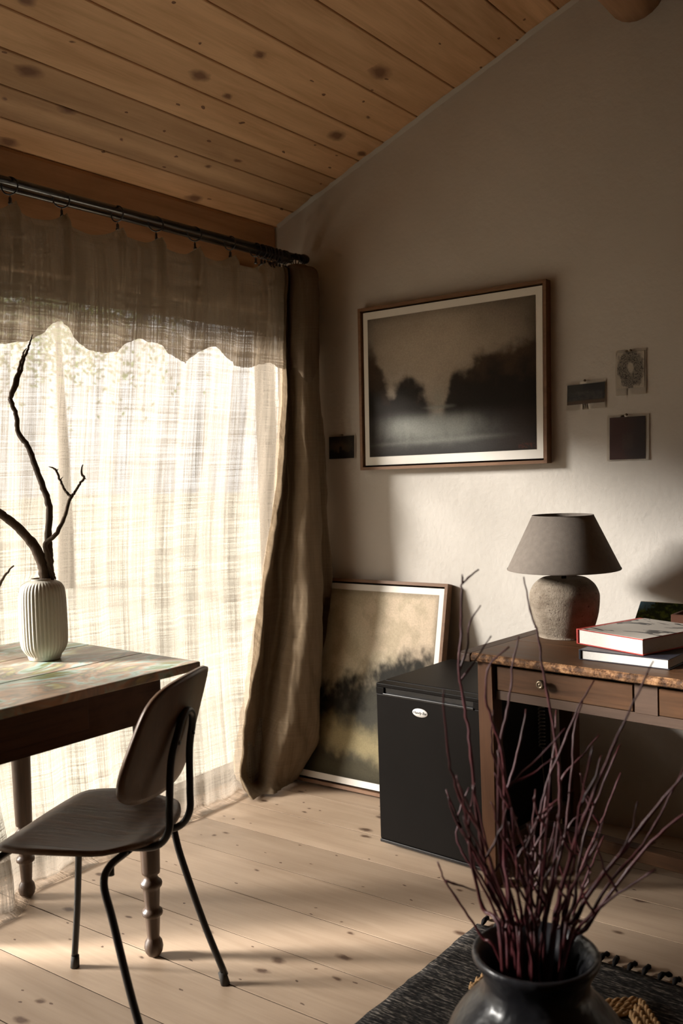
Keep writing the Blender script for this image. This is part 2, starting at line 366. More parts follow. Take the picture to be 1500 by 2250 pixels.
def board(x0, x1, f):
    c = ((x0+x1)/2, (YS+YW)/2, f((x0+x1)/2)); b = slab(x0+.0022, x1-.0022, YS-.05, YW+.02, 0, .027, f)
    bmesh.ops.translate(b, vec=(-c[0], -c[1], -c[2]), verts=b.verts)
    bmesh.ops.bevel(b, geom=[e for e in b.edges if abs((e.verts[0].co-e.verts[1].co).y) > 1 and (e.verts[0].co.z < .06)], offset=.002, segments=1, affect='EDGES')
    obj('plank', b, 'ceiling_pine', ce, loc=c)
for a, b in zip(cs, cs[1:]): board(a, b, ceil_z)
x = RIDGE
while x < XE: board(x, min(x+.14, XE+.05), fz2); x += .14
# plaster smear where ceiling meets the end wall
rows = []
for i in range(160):
    X = XW+.02 + i*.0145
    if X > -.5: break
    wd = .012+.020*abs(fb(X*4, 2.2))+.012*max(0, fb(X*15, 7))
    rows.append([(X, YW-wd, ceil_z(X)-.0008), (X, YW-wd*.5, ceil_z(X)-.004-.004*abs(fb(X*9, 1))), (X, YW, ceil_z(X)-.010-.006*abs(fb(X*9, 3)))])
tag(obj('trim_2', sheet(rows), 'plaster', smooth=True), kind='structure')
# round log purlin
LX, LZ, LR = -1.045, 2.908, .105
pr = []
for i in range(40): pr.append((LX+.006*fb(i*.3, 1), YS + (YW+.05-YS)*i/39, LZ+.006*fb(i*.3, 4)))
tag(obj('trim_3', tube(pr, [LR*(1+.04*fb(i*.4, 9)) for i in range(40)], 24), 'beam_pine', smooth=True), kind='structure')
# outside ground
tag(obj('ground', bbox(-60, XW-.12, -50, 50, -.4, -.18), 'ground_mat'), 'pale gravel ground outside the window', 'ground', kind='structure')

# garden tree seen as a green tint through the linen
gt = atd(120, 700, 12.5)
tg = thing('garden_tree', 'leafy green garden tree outside the window', 'tree', (gt.x, gt.y, -.18))
obj('trunk', tube([(0,0,0), (.05,0,1.0), (0,.05,2.0), (.05,0,3.6)], [.11,.09,.07,.03], 10), 'bark_out', tg, True)
bm = bmesh.new(); rl_ = random.Random(3)
for i in range(6000):
    p = Vector((rl_.gauss(0, .85), rl_.gauss(0, .85), 4.0+rl_.gauss(0, .55))); q = Vector((rl_.uniform(-1,1), rl_.uniform(-1,1), rl_.uniform(-1,1))).normalized(); q2 = q.orthogonal().normalized()
    bm.faces.new([bm.verts.new(p+q*.042), bm.verts.new(p+q2*.022), bm.verts.new(p-q*.042), bm.verts.new(p-q2*.022)])
tag(obj('foliage', bm, 'leaf_green', tg), kind='stuff')

# ------------------------------------------------------------------ curtain rod, rings
RX, RZ = -2.47, 2.218
rod = thing('curtain_rod', 'long black double metal curtain rod above the window', 'curtain rod', (RX, 0, RZ))
obj('rod', tube([(0, -.1, 0), (0, 3.205, 0)], .0125, 16), 'rod_metal', rod, True)
obj('back_rod', tube([(-.052, -.1, -.004), (-.052, 3.19, -.004)], .0105, 16), 'rod_metal', rod, True)
obj('finial', lathe([(.0, -.02), (.017, -.019), (.020, -.008), (.020, .008), (.016, .016), (0, .017)], 20), 'black_metal', rod, True, loc=(0, 3.215, 0), rot=(R(90), 0, 0))
for yb in (3.13, 1.2, -.05): obj('bracket', bbox(-.19, .010, yb-.006, yb+.006, -.020, -.010, .002), 'black_metal', rod)
def ring_mesh():
    p = [(0.0262*math.cos(a), 0, .0262*math.sin(a)) for a in ell(28)]
    bm = bmesh.new(); n = 28; sg = 6; rr = []
    for k in range(n):
        a = 2*math.pi*k/n; rr.append([bm.verts.new(((.0262+.0024*math.cos(t))*math.cos(a), .0024*math.sin(t), (.0262+.0024*math.cos(t))*math.sin(a))) for t in ell(sg)])
    for k in range(n):
        for t in range(sg): bm.faces.new((rr[k][t], rr[k][(t+1)%sg], rr[(k+1)%n][(t+1)%sg], rr[(k+1)%n][t]))
    return bm
def clip_mesh():
    bm = tube([(0,0,-.0275), (0,0,-.036)], .0016, 6); bbox(-.0035, .0035, -.0045, .0045, -.050, -.034, .001, 1, bm); bbox(-.005, .005, -.006, .006, -.056, -.048, .0015, 1, bm); return bm
ring0 = None
def put_ring(y, tilt, label, group):
    global ring0
    if ring0 is None:
        r = obj('curtain_ring', ring_mesh(), 'black_metal', None, True); c = obj('clip', clip_mesh(), 'black_metal', r); ring0 = (r.data, c.data)
    else:
        r = obj('curtain_ring', ring0[0], None); obj('clip', ring0[1], None, r)
    r.location = (RX, y, RZ-.0135); r.rotation_euler = (0, 0, tilt)
    tag(r, label, 'ring', group)
CLIPS = [1.20, 1.39, 1.575, 1.768, 1.957, 2.187, 2.363, 2.556, 2.750, 2.935]
for i, y in enumerate(CLIPS[1:-1]):
    put_ring(y, [.9, .7, .5, 1.1, .15, 1.0, .95, .1, .8][i], 'thin black curtain ring clipped to the scalloped sheer linen curtain', 'rings along the sheer curtain')
for i, y in enumerate([2.90, 2.935, 2.955, 2.975, 2.99, 3.01, 3.03, 3.05, 3.075, 3.09, 3.155, 3.175, 3.19]):
    put_ring(y, random.uniform(-.5, .5)+(.5 if i < 1 else 0), 'black curtain ring crowded at the rod end above the gathered curtain', 'rings crowded at the rod end')

# ------------------------------------------------------------------ sheer linen curtain
def top_z(Y):
    for a, b in zip(CLIPS, CLIPS[1:]):
        if a <= Y <= b:
            t = (Y-a)/(b-a); return 2.158 - (b-a)*.22*(4*t*(1-t))**.75*(.85+.3*fb(a*7, 3))*(1+.35*(t-.5)*math.sin(a*9))
    return 2.158
def base_x(z):      # hangs from the rod, pushed back a little at table height
    return -2.47 - .125*sm(2.1, .85, z) + .015*sm(.5, 0, z)
def fold(Y, z):
    g = sm(2.15, 1.5, z)
    n = .012*math.sin(Y*31+2.0*fb(Y*2, z*.25)) + .009*math.sin(Y*53+1.3+1.5*fb(Y*3, z*.3, 3)) + .010*fb(Y*6, z*.55, 7) + .004*fb(Y*30, z*3.0, 2)
    pin = 0
    for c in CLIPS: pin += math.exp(-((Y-c)/.022)**2)
    return n*(.35+.65*g) + .012*pin*(1-g*.6)
Y0c, Y1c, NU, NV = 1.42, 3.06, 260, 120
rows = []
for j in range(NV+1):
    v = j/NV; row = []
    for i in range(NU+1):
        Y = Y0c+(Y1c-Y0c)*i/NU; zt = top_z(Y)
        if v < .93:
            z = zt+(.012-zt)*(v/.93); X = base_x(z)+fold(Y, z)
            if Y < 2.0 and .55 < z < 1.0: X = min(X, -2.60)
            if Y < 1.80: X += .10*sm(1.80, 1.62, Y)*sm(.55, .05, z)
        else:
            t = (v-.93)/.07; z = .012 - .007*t + .006*abs(fb(Y*9, t*2, 5))*math.sin(t*3.14)
            X = base_x(0)+fold(Y, 0)*(1-t) + t*(.055+.012*fb(Y*4, 1.1)) + (.10*sm(1.80, 1.62, Y) if Y < 1.8 else 0)
        row.append((X, Y + .02*fb(Y*1.5, z*.7, 4)*sm(2.1, 1.0, z), z))
    rows.append(row)
cur = thing('sheer_curtain', 'wide sheer linen curtain hanging by ring clips across the bright window', 'curtain', (0,0,0))
obj('sheer_panel', sheet(rows), 'linen_sheer', cur, True)
rows = []
for j in range(41):
    v = j/40; row = []
    for i in range(NU+1):
        Y = Y0c+(Y1c-Y0c)*i/NU; zt = top_z(Y)
        zb = 1.752+.026*math.sin(Y*17+.4)+.022*fb(Y*7, 5.5)+.045*sm(2.05, 1.9, Y)*sm(1.80, 1.95, Y)-.03*sm(2.9, 3.06, Y)
        z = zt+(zb-zt)*v; k = sm(0, .08, v)
        pin = sum(math.exp(-((Y-c-.018*v*math.sin(c*40))/(.014+.016*v))**2) for c in CLIPS)
        X = base_x(z)+fold(Y, z) + .004 + .016*k + .017*pin*sm(1.0, .35, v) + .009*k*fb(Y*9, z*1.4, 11) + .010*v*math.sin(Y*22+z*3)
        row.append((X, Y, z))
    rows.append(row)
tag(obj('folded_flap', sheet(rows), 'linen_flap', cur, True), 'darker folded-over top flap with wavy hem')

rows = []
for j in range(31):
    z = 2.15+(.01-2.15)*j/30; rows.append([(min(base_x(z)+fold(.0+i*.02, z), -2.60 if .55 < z < 1.0 else 9), -.2+i*(1.24+.2)/80, z) for i in range(81)])
tag(obj('added_linen_panel', sheet(rows), 'linen_sheer', None, True), 'sheer linen panel added out of view to narrow the sun gap beside the table', 'curtain')  # added unseen panel, narrows the strip of sun reaching the floor

# gathered heavy end panel, folds at several heights
yr = [604, 720, 833, 950, 1086, 1290, 1480, 1620, 1705]
e0 = [(628,3.02),(628,3.02),(628,3.01),(623,3.0),(616,2.98),(584,2.94),(556,2.88),(536,2.83),(529,2.80)]
fL = [(637,3.06),(638,3.06),(640,3.06),(644,3.06),(648,3.05),(645,3.02),(628,2.97),(606,2.92),(590,2.89)]
fR = [(695,3.11),(697,3.11),(697,3.11),(698,3.11),(703,3.11),(706,3.09),(706,3.07),(696,3.06),(655,3.03)]
oR = [(696,3.21),(698,3.21),(702,3.21),(709,3.21),(718,3.21),(729,3.2),(724,3.19),(708,3.16),(668,3.12)]
rows = []
for k, y in enumerate(yr):
    a, b, c, d = e0[k], fL[k], fR[k], oR[k]; fl_ = sm(900, 1600, y)
    P = [onY(a[0]-14, y, a[1]+.13), onY(a[0], y, a[1]), onY((a[0]+b[0])/2, y, (a[1]+b[1])/2+.06+.02*fl_),
         onY(b[0], y, b[1]), onY(b[0]*.6+c[0]*.4, y, b[1]*.6+c[1]*.4-.03), onY(b[0]*.2+c[0]*.8, y, b[1]*.2+c[1]*.8-.025), onY(c[0], y, c[1]),
         onY(c[0]-6, y, 3.17), onY(d[0], y, d[1]), onY(d[0]-16, y, 3.235), Vector((XW+.03, 3.238, onY(d[0], y, d[1]).z))]  # last column runs to the wall, added to block light behind the folds
    rows.append(P)
fy = [(548,1752),(556,1757),(575,1745),(600,1745),(618,1733),(640,1722),(655,1708),(655,1700),(668,1698),(655,1690),(590,1660)]
rows.append([Vector(onz(x_, y_, .012)) for x_, y_ in fy])
for p in rows[-2]: p.z = max(p.z, .03)
top = [Vector((p.x, p.y, 2.16)) for p in rows[0]]
for i, p in enumerate(top): p.x = RX + (p.x-RX)*.6; 
rows.insert(0, top)
cols = [crom([r[i] for r in rows], 9) for i in range(len(rows[0]))]
fine = []
for j in range(len(cols[0])):
    rr = crom([c[j] for c in cols], 9)
    fine.append([Vector((p.x+.014*fb(p.y*12+p.z*1.5, p.z*2.5, 1)*sm(2.1, 1.2, p.z)+.006*fb(p.y*30, p.z*11+p.y*9)*sm(1.9, 1.0, p.z), min(p.y+.010*fb(p.x*14, p.z*3, 6)+.004*fb(p.x*30, p.z*16, 8), YW-.012), p.z)) for p in rr])
for r_ in fine:
    for p in r_:
        if p.z < 1.0 and p.x > -2.53: p.y = min(p.y, 3.034+.22*max(0, p.z)-.012)
hv = thing('gathered_curtain', 'dark brown linen curtain gathered in heavy folds in the corner', 'curtain', (0,0,0))
obj('folds', sheet(fine), 'linen_heavy', hv, True)
nfl = [j for j in range(len(fine)) if fine[j][30].z > 1.70]
flap = []
for j in nfl: flap.append([p + Vector((.012, -.010, 0)) for p in fine[j][26:56]])
for i, p in enumerate(flap[-1]): p.z += .03*math.sin(i*.28+.5)-.01
tag(obj('folded_flap', sheet(flap), 'linen_heavy_flap', hv, True), 'folded-over top flap with wavy hem')

# ------------------------------------------------------------------ framed pictures
def picture(name, label, corner_tl, corner_tr, corner_bl, depth, fn, nx, ny, fw=.011, matw=.017, mats=(.03,.03,.03,.03), base=None, lab_art=''):
    """corners are the outer front corners of the frame; normal points to the room"""
    tl, tr, bl = Vector(corner_tl), Vector(corner_tr), Vector(corner_bl)
    U = (tr-tl); W_ = U.length; U.normalize(); D = (bl-tl); H_ = D.length; D.normalize(); Nn = U.cross(-D).normalized()
    o = thing(name, label, 'picture', base)
    b0 = Vector(base)
    def q(u, v, n): return tl + U*u + D*v + Nn*n - b0
    def bar(u0, u1, v0, v1, n0, n1):
        bm = bmesh.new(); P = [bm.verts.new(q(u, v, n)) for n in (n0, n1) for v in (v0, v1) for u in (u0, u1)]
        for a in ((0,1,3,2), (4,6,7,5), (0,4,5,1), (1,5,7,3), (3,7,6,2), (2,6,4,0)): bm.faces.new([P[i] for i in a])
        bmesh.ops.recalc_face_normals(bm, faces=bm.faces); return bm
    for a in ((0, fw, 0, H_), (W_-fw, W_, 0, H_), (fw, W_-fw, 0, fw), (fw, W_-fw, H_-fw, H_)): obj('frame_rail', bar(*a, -depth, 0), 'frame_walnut', o)
    obj('backing', bar(fw, W_-fw, fw, H_-fw, -depth, -depth+.006), 'dark_gap', o)
    g = .007
    obj('mat_board', bar(fw+g, W_-fw-g, fw+g, H_-fw-g, -depth+.006, -.012), 'mat_board', o)
    l, r_, t, b_ = mats; m0 = fw+g
    quadgrid('painted_sheet', q(m0+l, m0+t, -.0112), U*(W_-2*m0-l-r_), D*(H_-2*m0-t-b_), nx, ny, fn, 'canvas_paint', o)
    return o
def art_valley(u, v):
    n1 = fb(u*3, v*3, 1); n2 = fb(u*11, v*11, 2); n3 = fb(u*30, v*8, 3)
    sky = mixc((.15,.118,.088), (.45,.38,.30), sm(.75, .05, math.hypot((u-.42)*1.1, (v-.30)*.95)+.10*n1)+.05*n2)
    c = sky
    # tree lines (height of the silhouette as a function of u)
    lt = .22+.30*sm(.02, .16, u)-.10*sm(.16, .24, u)+.22*sm(.24, .44, u)
    rt = .70-.26*sm(.455, .55, u)-.12*sm(.58, .72, u)-.06*sm(.75, .95, u)
    e = .06*n2+.05*n1+.02*n3
    dl = sm(lt-.05, lt+.09, v+e)*sm(.46, .36, u); dr = sm(rt-.05, rt+.07, v+e)*sm(.44, .50, u)
    tree = mixc((.060,.037,.022), (.016,.013,.011), sm(.3, .62, v+e*2))
    c = mixc(c, tree, max(dl, dr)*.97)
    water = sm(.66, .74, v + .02*n1)
    wc = mixc((.055,.052,.048), (.20,.20,.175), sm(.42, .05, math.hypot((u-.33)*.85, (v-.79)*2.4)+.10*n1+.03*n3))
    wc = mixc(wc, (.24,.24,.21), .6*sm(.05, .0, abs(v-.905+.03*(u-.4))+.05*abs(u-.60)-.02*n1))
    side = max(sm(.25, .0, u)*.6, sm(.55, .95, u+.08*n1))
    wc = mixc(wc, (.032,.024,.020), side)
    c = mixc(c, wc, water*(1-.65*dl*sm(.8, .68, v)-.5*dr*sm(.78, .68, v)) if water else 0)
    c = mixc(c, (.22,.22,.19), .75*sm(.10, .01, math.hypot((u-.45)*.8, (v-.672)*4.0)+.02*n2))
    c = mixc(c, (.26,.25,.20), .55*sm(.05, .0, abs(u-.445)+.02*n2)*sm(.50, .62, v)*sm(.70, .64, v))
    vg = sm(.42, .56, max(abs(u-.5), abs(v-.5)))
    c = mixc(c, tuple(x*.5 for x in c), vg)
    if u > .90 and .955 < v < .985 and fb(u*90, v*60) > .05: c = mixc(c, (.10,.03,.02), .6)
    return c
pw = thing
picture('framed_painting', 'walnut framed misty river landscape painting hanging on the plaster wall', onY(785, 679, YW-.043), onY(1198.5, 612.5, YW-.043), onY(791.3, 1033.6, YW-.043),
        .042, art_valley, 150, 124, fw=.012, mats=(.022,.026,.030,.034), base=(-1.78, YW-.043, 1.30))
def art_cloud(u, v):
    n1 = fb(u*2.6, v*3.2, 11); n2 = fb(u*8, v*8, 12); n3 = fb(u*22, v*20, 13)
    c = mixc((.52,.46,.33), (.56,.45,.33), sm(.3, .9, u+.3*n1))
    c = mixc(c, (.36,.30,.20), sm(.0, .5, n2+.2)*.5)
    bd = .56-.26*sm(.0, .95, u)+.07*n1+.04*n2
    dk = sm(bd-.07, bd+.10, v+.05*n3)
    dark = mixc((.020,.018,.014), (.052,.048,.036), sm(-.2, .4, n1+n2*.6))
    dark = mixc(dark, (.012,.011,.008), sm(.22, .02, math.hypot((u-.06)*.8, (v-.60)*1.6))*.9)
    c = mixc(c, dark, dk)
    st = sm(.15, .0, abs(v-.79-.10*(u-.3))+.04*n2+.02*n3)
    c = mixc(c, (.33,.27,.145), st*.85*sm(-.05, .30, u))
    c = mixc(c, (.055,.047,.027), sm(.86, .95, v+.03*n2))
    c = mixc(c, (.02,.018,.012), sm(.25, .0, math.hypot(u*.9, (v-.93)*1.2))*.9)
    c = mixc(c, tuple(x*.55 for x in c), sm(.46, .5, max(abs(u-.5), abs(v-.5)))*.7)
    return c
LXR, LH, LW, LA = -1.812, .868, .705, R(12.4)
ltl = Vector((LXR-LW, 3.034+math.sin(LA)*LH, .004+math.cos(LA)*LH)); ltr = ltl+Vector((LW, 0, 0)); lbl = Vector((LXR-LW, 3.034, .004+.009))
picture('leaning_painting', 'walnut framed stormy cloud painting standing on the floor against the wall', ltl, ltr, lbl, .038, art_cloud, 120, 150,
        fw=.013, mats=(.022,.022,.026,.026), base=(LXR-LW/2, 3.03, 0))

# pinned cards
def card(name, label, tl, tr, bl, mg, fn, nx, ny, pin):
    tl, tr, bl = (onY(*p, YW-.002) for p in (tl, tr, bl)); U = tr-tl; D = bl-tl; br = tl+U+D; base = (bl+br)/2; base.y = YW
    o = thing(name, label, 'card', base)
    bm = bmesh.new(); n = 6; F_ = []
    for i in range(n+1):
        for j in range(2):
            p = tl+U*(i/n)+D*j; p.y -= .0015+.006*abs(i/n-.5)**2*j; F_.append(bm.verts.new(p-base))
    for i in range(n): bm.faces.new((F_[2*i], F_[2*i+1], F_[2*i+3], F_[2*i+2]))
    bmesh.ops.solidify(bm, geom=bm.faces[:], thickness=.0008)
    obj('paper', bm, 'card_paper', o)
    l, r_, t, b_ = mg
    quadgrid('print', tl+U*l+D*t-base+Vector((0,-.0042,0)), U*(1-l-r_), D*(1-t-b_), nx, ny, fn, 'card_print', o)
    pp = onY(*pin, YW-.012)-base
    obj('pin', lathe([(.0, 0), (.0045, .001), (.0045, .004), (.0025, .005), (.0022, .011)], 12), 'pin_metal', o, True, loc=pp+Vector((0,-.004,0)), rot=(R(-90), 0, 0))
def dusk(u, v):
    n1 = fb(u*4, v*5, 21); hz = sm(.62, .70, v+.10*n1)
    c = mixc((.025,.020,.015), (.10,.075,.045), sm(.45, .05, math.hypot((u-.45)*.7, v-.5)+.1*n1)); c = mixc(c, (.012,.010,.009), hz)
    return mixc(c, (.012,.010,.009), sm(.07, .02, abs(u-.47)+.02*n1)*sm(.42, .5, v))
def still(u, v):
    n1 = fb(u*7, v*4, 31); c = mixc((.045,.042,.036), (.025,.023,.022), sm(.2, .6, u)); 
    c = mixc(c, mixc((.03,.03,.035), (.09,.085,.075), .5+.9*n1), sm(.30, .45, v+.08*fb(u*9, 3))*sm(.82, .76, v)*sm(.03, .1, u)*sm(.97, .9, u)*.8)
    return mixc(c, (.10,.065,.042), sm(.80, .84, v))
def scribble(u, v):
    paper = (.47,.42,.35); d = math.hypot((u-.5)*1.05, (v-.45)*.95); n1 = fb(u*5, v*5, 41)
    s = abs(math.sin(26*(d+.12*n1)+9*fb(u*3.2, v*3.2, 42)))
    m_ = sm(.56, .46, d+.10*n1)*sm(.10, .17, d+.05*n1)
    return mixc(paper, (.05,.045,.04), m_*(.55+.45*sm(.65, .3, s)))
def maroon(u, v):
    n1 = fb(u*3, v*3, 51); c = mixc((.055,.022,.018), (.030,.020,.019), sm(.2, .9, u+.2*n1)); return mixc(c, (.07,.05,.04), .35*sm(.18, .12, abs(u-.5))*sm(.35, .45, v)*sm(.8, .7, v))
card('small_print', 'small dark dusk landscape print pinned between curtain and big framed painting', (722.5,957.5), (781.5,953.5), (723,1010.5), (.02,.05,.06,.03), dusk, 44, 40, (751,956))
card('postcard', 'landscape format postcard of a dark still life pinned on the wall', (1245,842.5), (1331.5,833), (1244,903.5), (.025,.02,.09,.20), still, 56, 34, (1285,836))
card('sketch_card', 'upright card with a dark ink scribble drawing pinned highest on the wall', (1352,771.5), (1419.5,765), (1352,870), (.06,.05,.05,.15), scribble, 70, 84, (1385,770))
card('maroon_print', 'nearly square dark maroon print pinned above the table lamp', (1333,914), (1426,908), (1333,1013), (.075,.08,.05,.025), maroon, 40, 44, (1376,911))

# ------------------------------------------------------------------ black mini fridge
fp = onz(836, 1852, .012)
fr_ = thing('mini_fridge', 'small black refrigerator standing between leaning painting and wooden desk', 'refrigerator', (fp.x, fp.y, 0), R(-4.5))
FW_, FD, FH = .425, .46, .578
obj('cabinet', bbox(.004, FW_-.004, .048, FD, .025, FH-.014, .004), 'fridge_black', fr_)
obj('top_panel', bbox(0, FW_, .05, FD+.004, FH-.014, FH, .004), 'fridge_black', fr_)
dr = obj('door', bbox(0, FW_, 0, .044, .030, FH-.038, .004), 'fridge_black', fr_)
obj('door_trim', bbox(0, FW_, -.002, .046, .018, .0295, .002), 'fridge_trim', dr)
obj('handle_recess', bbox(.035, FW_-.035, .006, .044, FH-.037, FH-.016, .001), 'fridge_trim', dr)
obj('handle_lip', bbox(.030, FW_-.030, -.003, .006, FH-.0425, FH-.034, .002), 'fridge_trim', dr)
obj('top_bar', bbox(0, FW_, 0, .046, FH-.0155, FH-.001, .003), 'fridge_black', dr)
for xx in (0, FW_-.033): obj('corner_cap', bbox(xx, xx+.033, 0, .046, FH-.038, FH-.0155, .001), 'fridge_black', dr)
bd = obj('badge', lathe([(.0, 0), (.030, 0), (.0315, .0008), (.030, .002), (0, .0022)], 40), 'badge_white', dr, True, loc=(.185, -.0003, .497), rot=(R(90), 0, 0)); bd.scale = (1, .47, 1)
cu = bpy.data.curves.new('badge_text', 'FONT'); cu.body = 'Handy Bar'; cu.size = .0128; cu.align_x = 'CENTER'; cu.align_y = 'CENTER'; cu.shear = .25; cu.extrude = .0002
to = bpy.data.objects.new('tmp_text', cu); COL.objects.link(to); bpy.context.view_layer.update()
tme = bpy.data.meshes.new_from_object(to.evaluated_get(bpy.context.evaluated_depsgraph_get())); bpy.data.objects.remove(to)
obj('badge_lettering', tme, 'badge_ink', dr, loc=(.185, -.0028, .497), rot=(R(90), 0, 0))
for x_ in (.05, FW_-.05):
    for y_ in (.07, FD-.04): obj('foot', lathe([(.018, 0), (.018, .02), (.012, .027)], 14), 'fridge_trim', fr_, True, loc=(x_, y_, 0))
coil = []
for i in range(200):
    a = i*.42; coil.append((FW_+.014+.011*math.cos(a), FD-.10+.011*math.sin(a), .50-.17*i/199))
coil += [(FW_+.012, FD-.1, .30), (FW_+.014, FD-.09, .2), (FW_+.02, FD-.06, .06), (FW_+.02, FD-.02, .02)]
tag(obj('coiled_cable', tube(coil, .0022, 5), 'grey_cord', fr_, True), 'grey coiled cable')

# ------------------------------------------------------------------ wooden desk
dc = onz(1002, 1431, .737); DR = R(-6.5)
dk = thing('desk', 'worn brown wooden desk with drawers and square tapered legs', 'desk', (dc.x, dc.y, 0), DR)
DW, DD, DH = 1.30, .60, .737
def jag(x0, x1, y0, y1, z0, z1, nx=90):
    """desktop plank with a chipped front edge"""
    bm = bmesh.new(); rows = []
    for i in range(nx+1):
        x = x0+(x1-x0)*i/nx; c = .004*abs(fb(x*30, 1))+.004*max(0, fb(x*9, 5)); 
        rows.append([bm.verts.new(p) for p in ((x, y1, z0), (x, y1, z1), (x, y0+.010+c, z1), (x, y0+.003+c, z1-.004-c*.4), (x, y0+c*.5, z1-.012), (x, y0+.002+c*.6, z0+.004), (x, y0+.008+c, z0))])
    for a, b in zip(rows, rows[1:]):
        for k in range(7): bm.faces.new((a[k], a[(k+1)%7], b[(k+1)%7], b[k]))
    bm.faces.new(rows[0]); bm.faces.new(rows[-1][::-1]); bmesh.ops.recalc_face_normals(bm, faces=bm.faces); return bm
dme = jag(.052, DW, 0, DD*.42, DH-.026, DH)
tp_ = obj('plank', dme, 'desk_wood', dk)
tp_.data.materials.append(MATS['desk_edge_wood'])
for p in tp_.data.polygons:
    if p.normal.y < -.25: p.material_index = 1
obj('plank', bbox(.052, DW, DD*.42+.001, DD, DH-.026, DH, .002, 1), 'desk_wood', dk)
obj('end_batten', bbox(0, .051, .002, DD, DH-.030, DH-.001, .006, 3), 'desk_stile_wood', dk)
def taper_leg(cx, cy_, w0, w1, z1, mat='desk_leg_wood', par=dk):
    bm = bmesh.new(); rows = []
    for z, w_ in ((0, w1), (.012, w1+.002), (z1-.16, w0*.97), (z1, w0)):
        rows.append([bm.verts.new((cx+a*w_/2, cy_+b*w_/2, z)) for a, b in ((-1,-1),(1,-1),(1,1),(-1,1))])
    for a, b in zip(rows, rows[1:]):
        for k in range(4): bm.faces.new((a[k], a[(k+1)%4], b[(k+1)%4], b[k]))
    bm.faces.new(rows[0][::-1]); bm.faces.new(rows[-1])
    bmesh.ops.bevel(bm, geom=[e for e in bm.edges if abs(e.verts[0].co.z-e.verts[1].co.z) > .005], offset=.003, segments=1, affect='EDGES')
    obj('leg', bm, mat, par)
LI = .085
for x_ in (LI, DW-LI):
    for y_ in (.055, DD-.05): taper_leg(x_, y_, .054, .046, DH-.026)
zr0, zr1 = DH-.026-.118, DH-.026
obj('front_rail', bbox(LI+.027, DW-LI-.027, .044, .066, zr0, zr0+.028, .001, 1), 'desk_stile_wood', dk)
obj('back_apron', bbox(LI+.027, DW-LI-.027, DD-.07, DD-.05, zr0, zr1), 'desk_wood', dk)
for x_ in (LI, DW-LI): obj('side_apron', bbox(x_-.012, x_+.012, .08, DD-.075, zr0, zr1), 'desk_wood', dk)
obj('stile', bbox(.565, .632, .042, .066, zr0+.027, zr1-.001, .001, 1), 'desk_stile_wood', dk)
for x0, x1 in ((LI+.036, .562), (.636, DW-LI-.036)):
    d_ = obj('drawer', bbox(x0, x1, .040, .058, zr0+.030, zr1-.014, .002, 1), 'desk_wood', dk)
    obj('knob', lathe([(.006, 0), (.0055, .010), (.008, .014), (.0135, .018), (.0145, .023), (.0125, .028), (.007, .030), (.0065, .0285), (.003, .031), (0, .0312)], 20, caps=False), 'brass', d_, True,
        loc=((x0+x1)/2-.055 if x0 < .5 else (x0+x1)/2, .040, (zr0+zr1)/2+.014), rot=(R(90), 0, 0))
obj('drawer_recess', bbox(LI+.03, DW-LI-.03, .067, .075, zr0, zr1), 'dark_gap', dk)
for x_ in (LI, DW-LI): obj('side_stretcher', bbox(x_-.013, x_+.013, .08, DD-.075, .085, .128, .003, 1), 'desk_wood', dk)
obj('cross_stretcher', bbox(LI+.013, DW-LI-.013, .30, .345, .080, .122, .003, 1), 'desk_wood', dk)

# ------------------------------------------------------------------ table lamp
DT = DH
lb = onz(1241, 1397, DT); lb.y = min(lb.y, 3.02)
la = thing('table_lamp', 'stoneware table lamp with taupe cone shade standing on the desk', 'lamp', (lb.x, lb.y, DT))
LS = FWD.dot(lb + Vector((0,0,.15)) - CAM)/F_PX      # metres per pixel at the lamp
def z_at(y): return (1401-y)*LS*(.972 if y > 1262 else 1.025)
pot = [(54, 1401), (57, 1396), (66, 1372), (73, 1345), (75.5, 1315), (74, 1300), (66, 1284), (56, 1274), (47, 1268.5), (43, 1268), (39, 1269), (20, 1270)]
prof = [(0.0001, 0)] + [(r*LS, max(0, z_at(y))) for r, y in pot] + [(.0001, z_at(1270))]
prof = [(p.x, p.y) for p in crom([Vector((a, b, 0)) for a, b in prof], 4)]
obj('base', lathe(prof, 56, flute=lambda a, z: 1+.010*fb(math.cos(a)*2+3, math.sin(a)*2, z*9)), 'stoneware', la, True)
obj('stem', tube([(0,0,z_at(1272)), (0,0,z_at(1245))], .0085, 14), 'black_metal', la, True)
bm = lathe([(122.5*LS, z_at(1256)), (66*LS, 266*LS), (65.3*LS, 266*LS), (121.8*LS, z_at(1256))], 72, caps=False); bmesh.ops.remove_doubles(bm, verts=bm.verts, dist=1e-6)
sh = obj('lamp_shade', bm, 'shade_fabric', la, True)
for ry, rr in ((1255.5, 122.4), (1135.6, 66.1)): zz_ = z_at(ry) if ry > 1200 else 265.6*LS; obj('rim_band', lathe([(rr*LS, zz_-.002), ((rr+.4)*LS, zz_), (rr*LS, zz_+.002)], 72, caps=False), 'shade_fabric', sh, True)
obj('bulb', lathe([(.0, -.055), (.022, -.045), (.030, -.022), (.027, .0), (.014, .022), (.013, .04), (0, .041)], 20, caps=False), 'badge_white', la, True, loc=(0, 0, z_at(1225)))
obj('cord', tube(crom([(-.05,.045,.004), (-.10,.06,.006), (-.13,.05,.012), (-.115,.09,.006), (-.07,.13,.005), (-.04,.19,.004)], 6), .0022, 6), 'grey_cord', la, True)

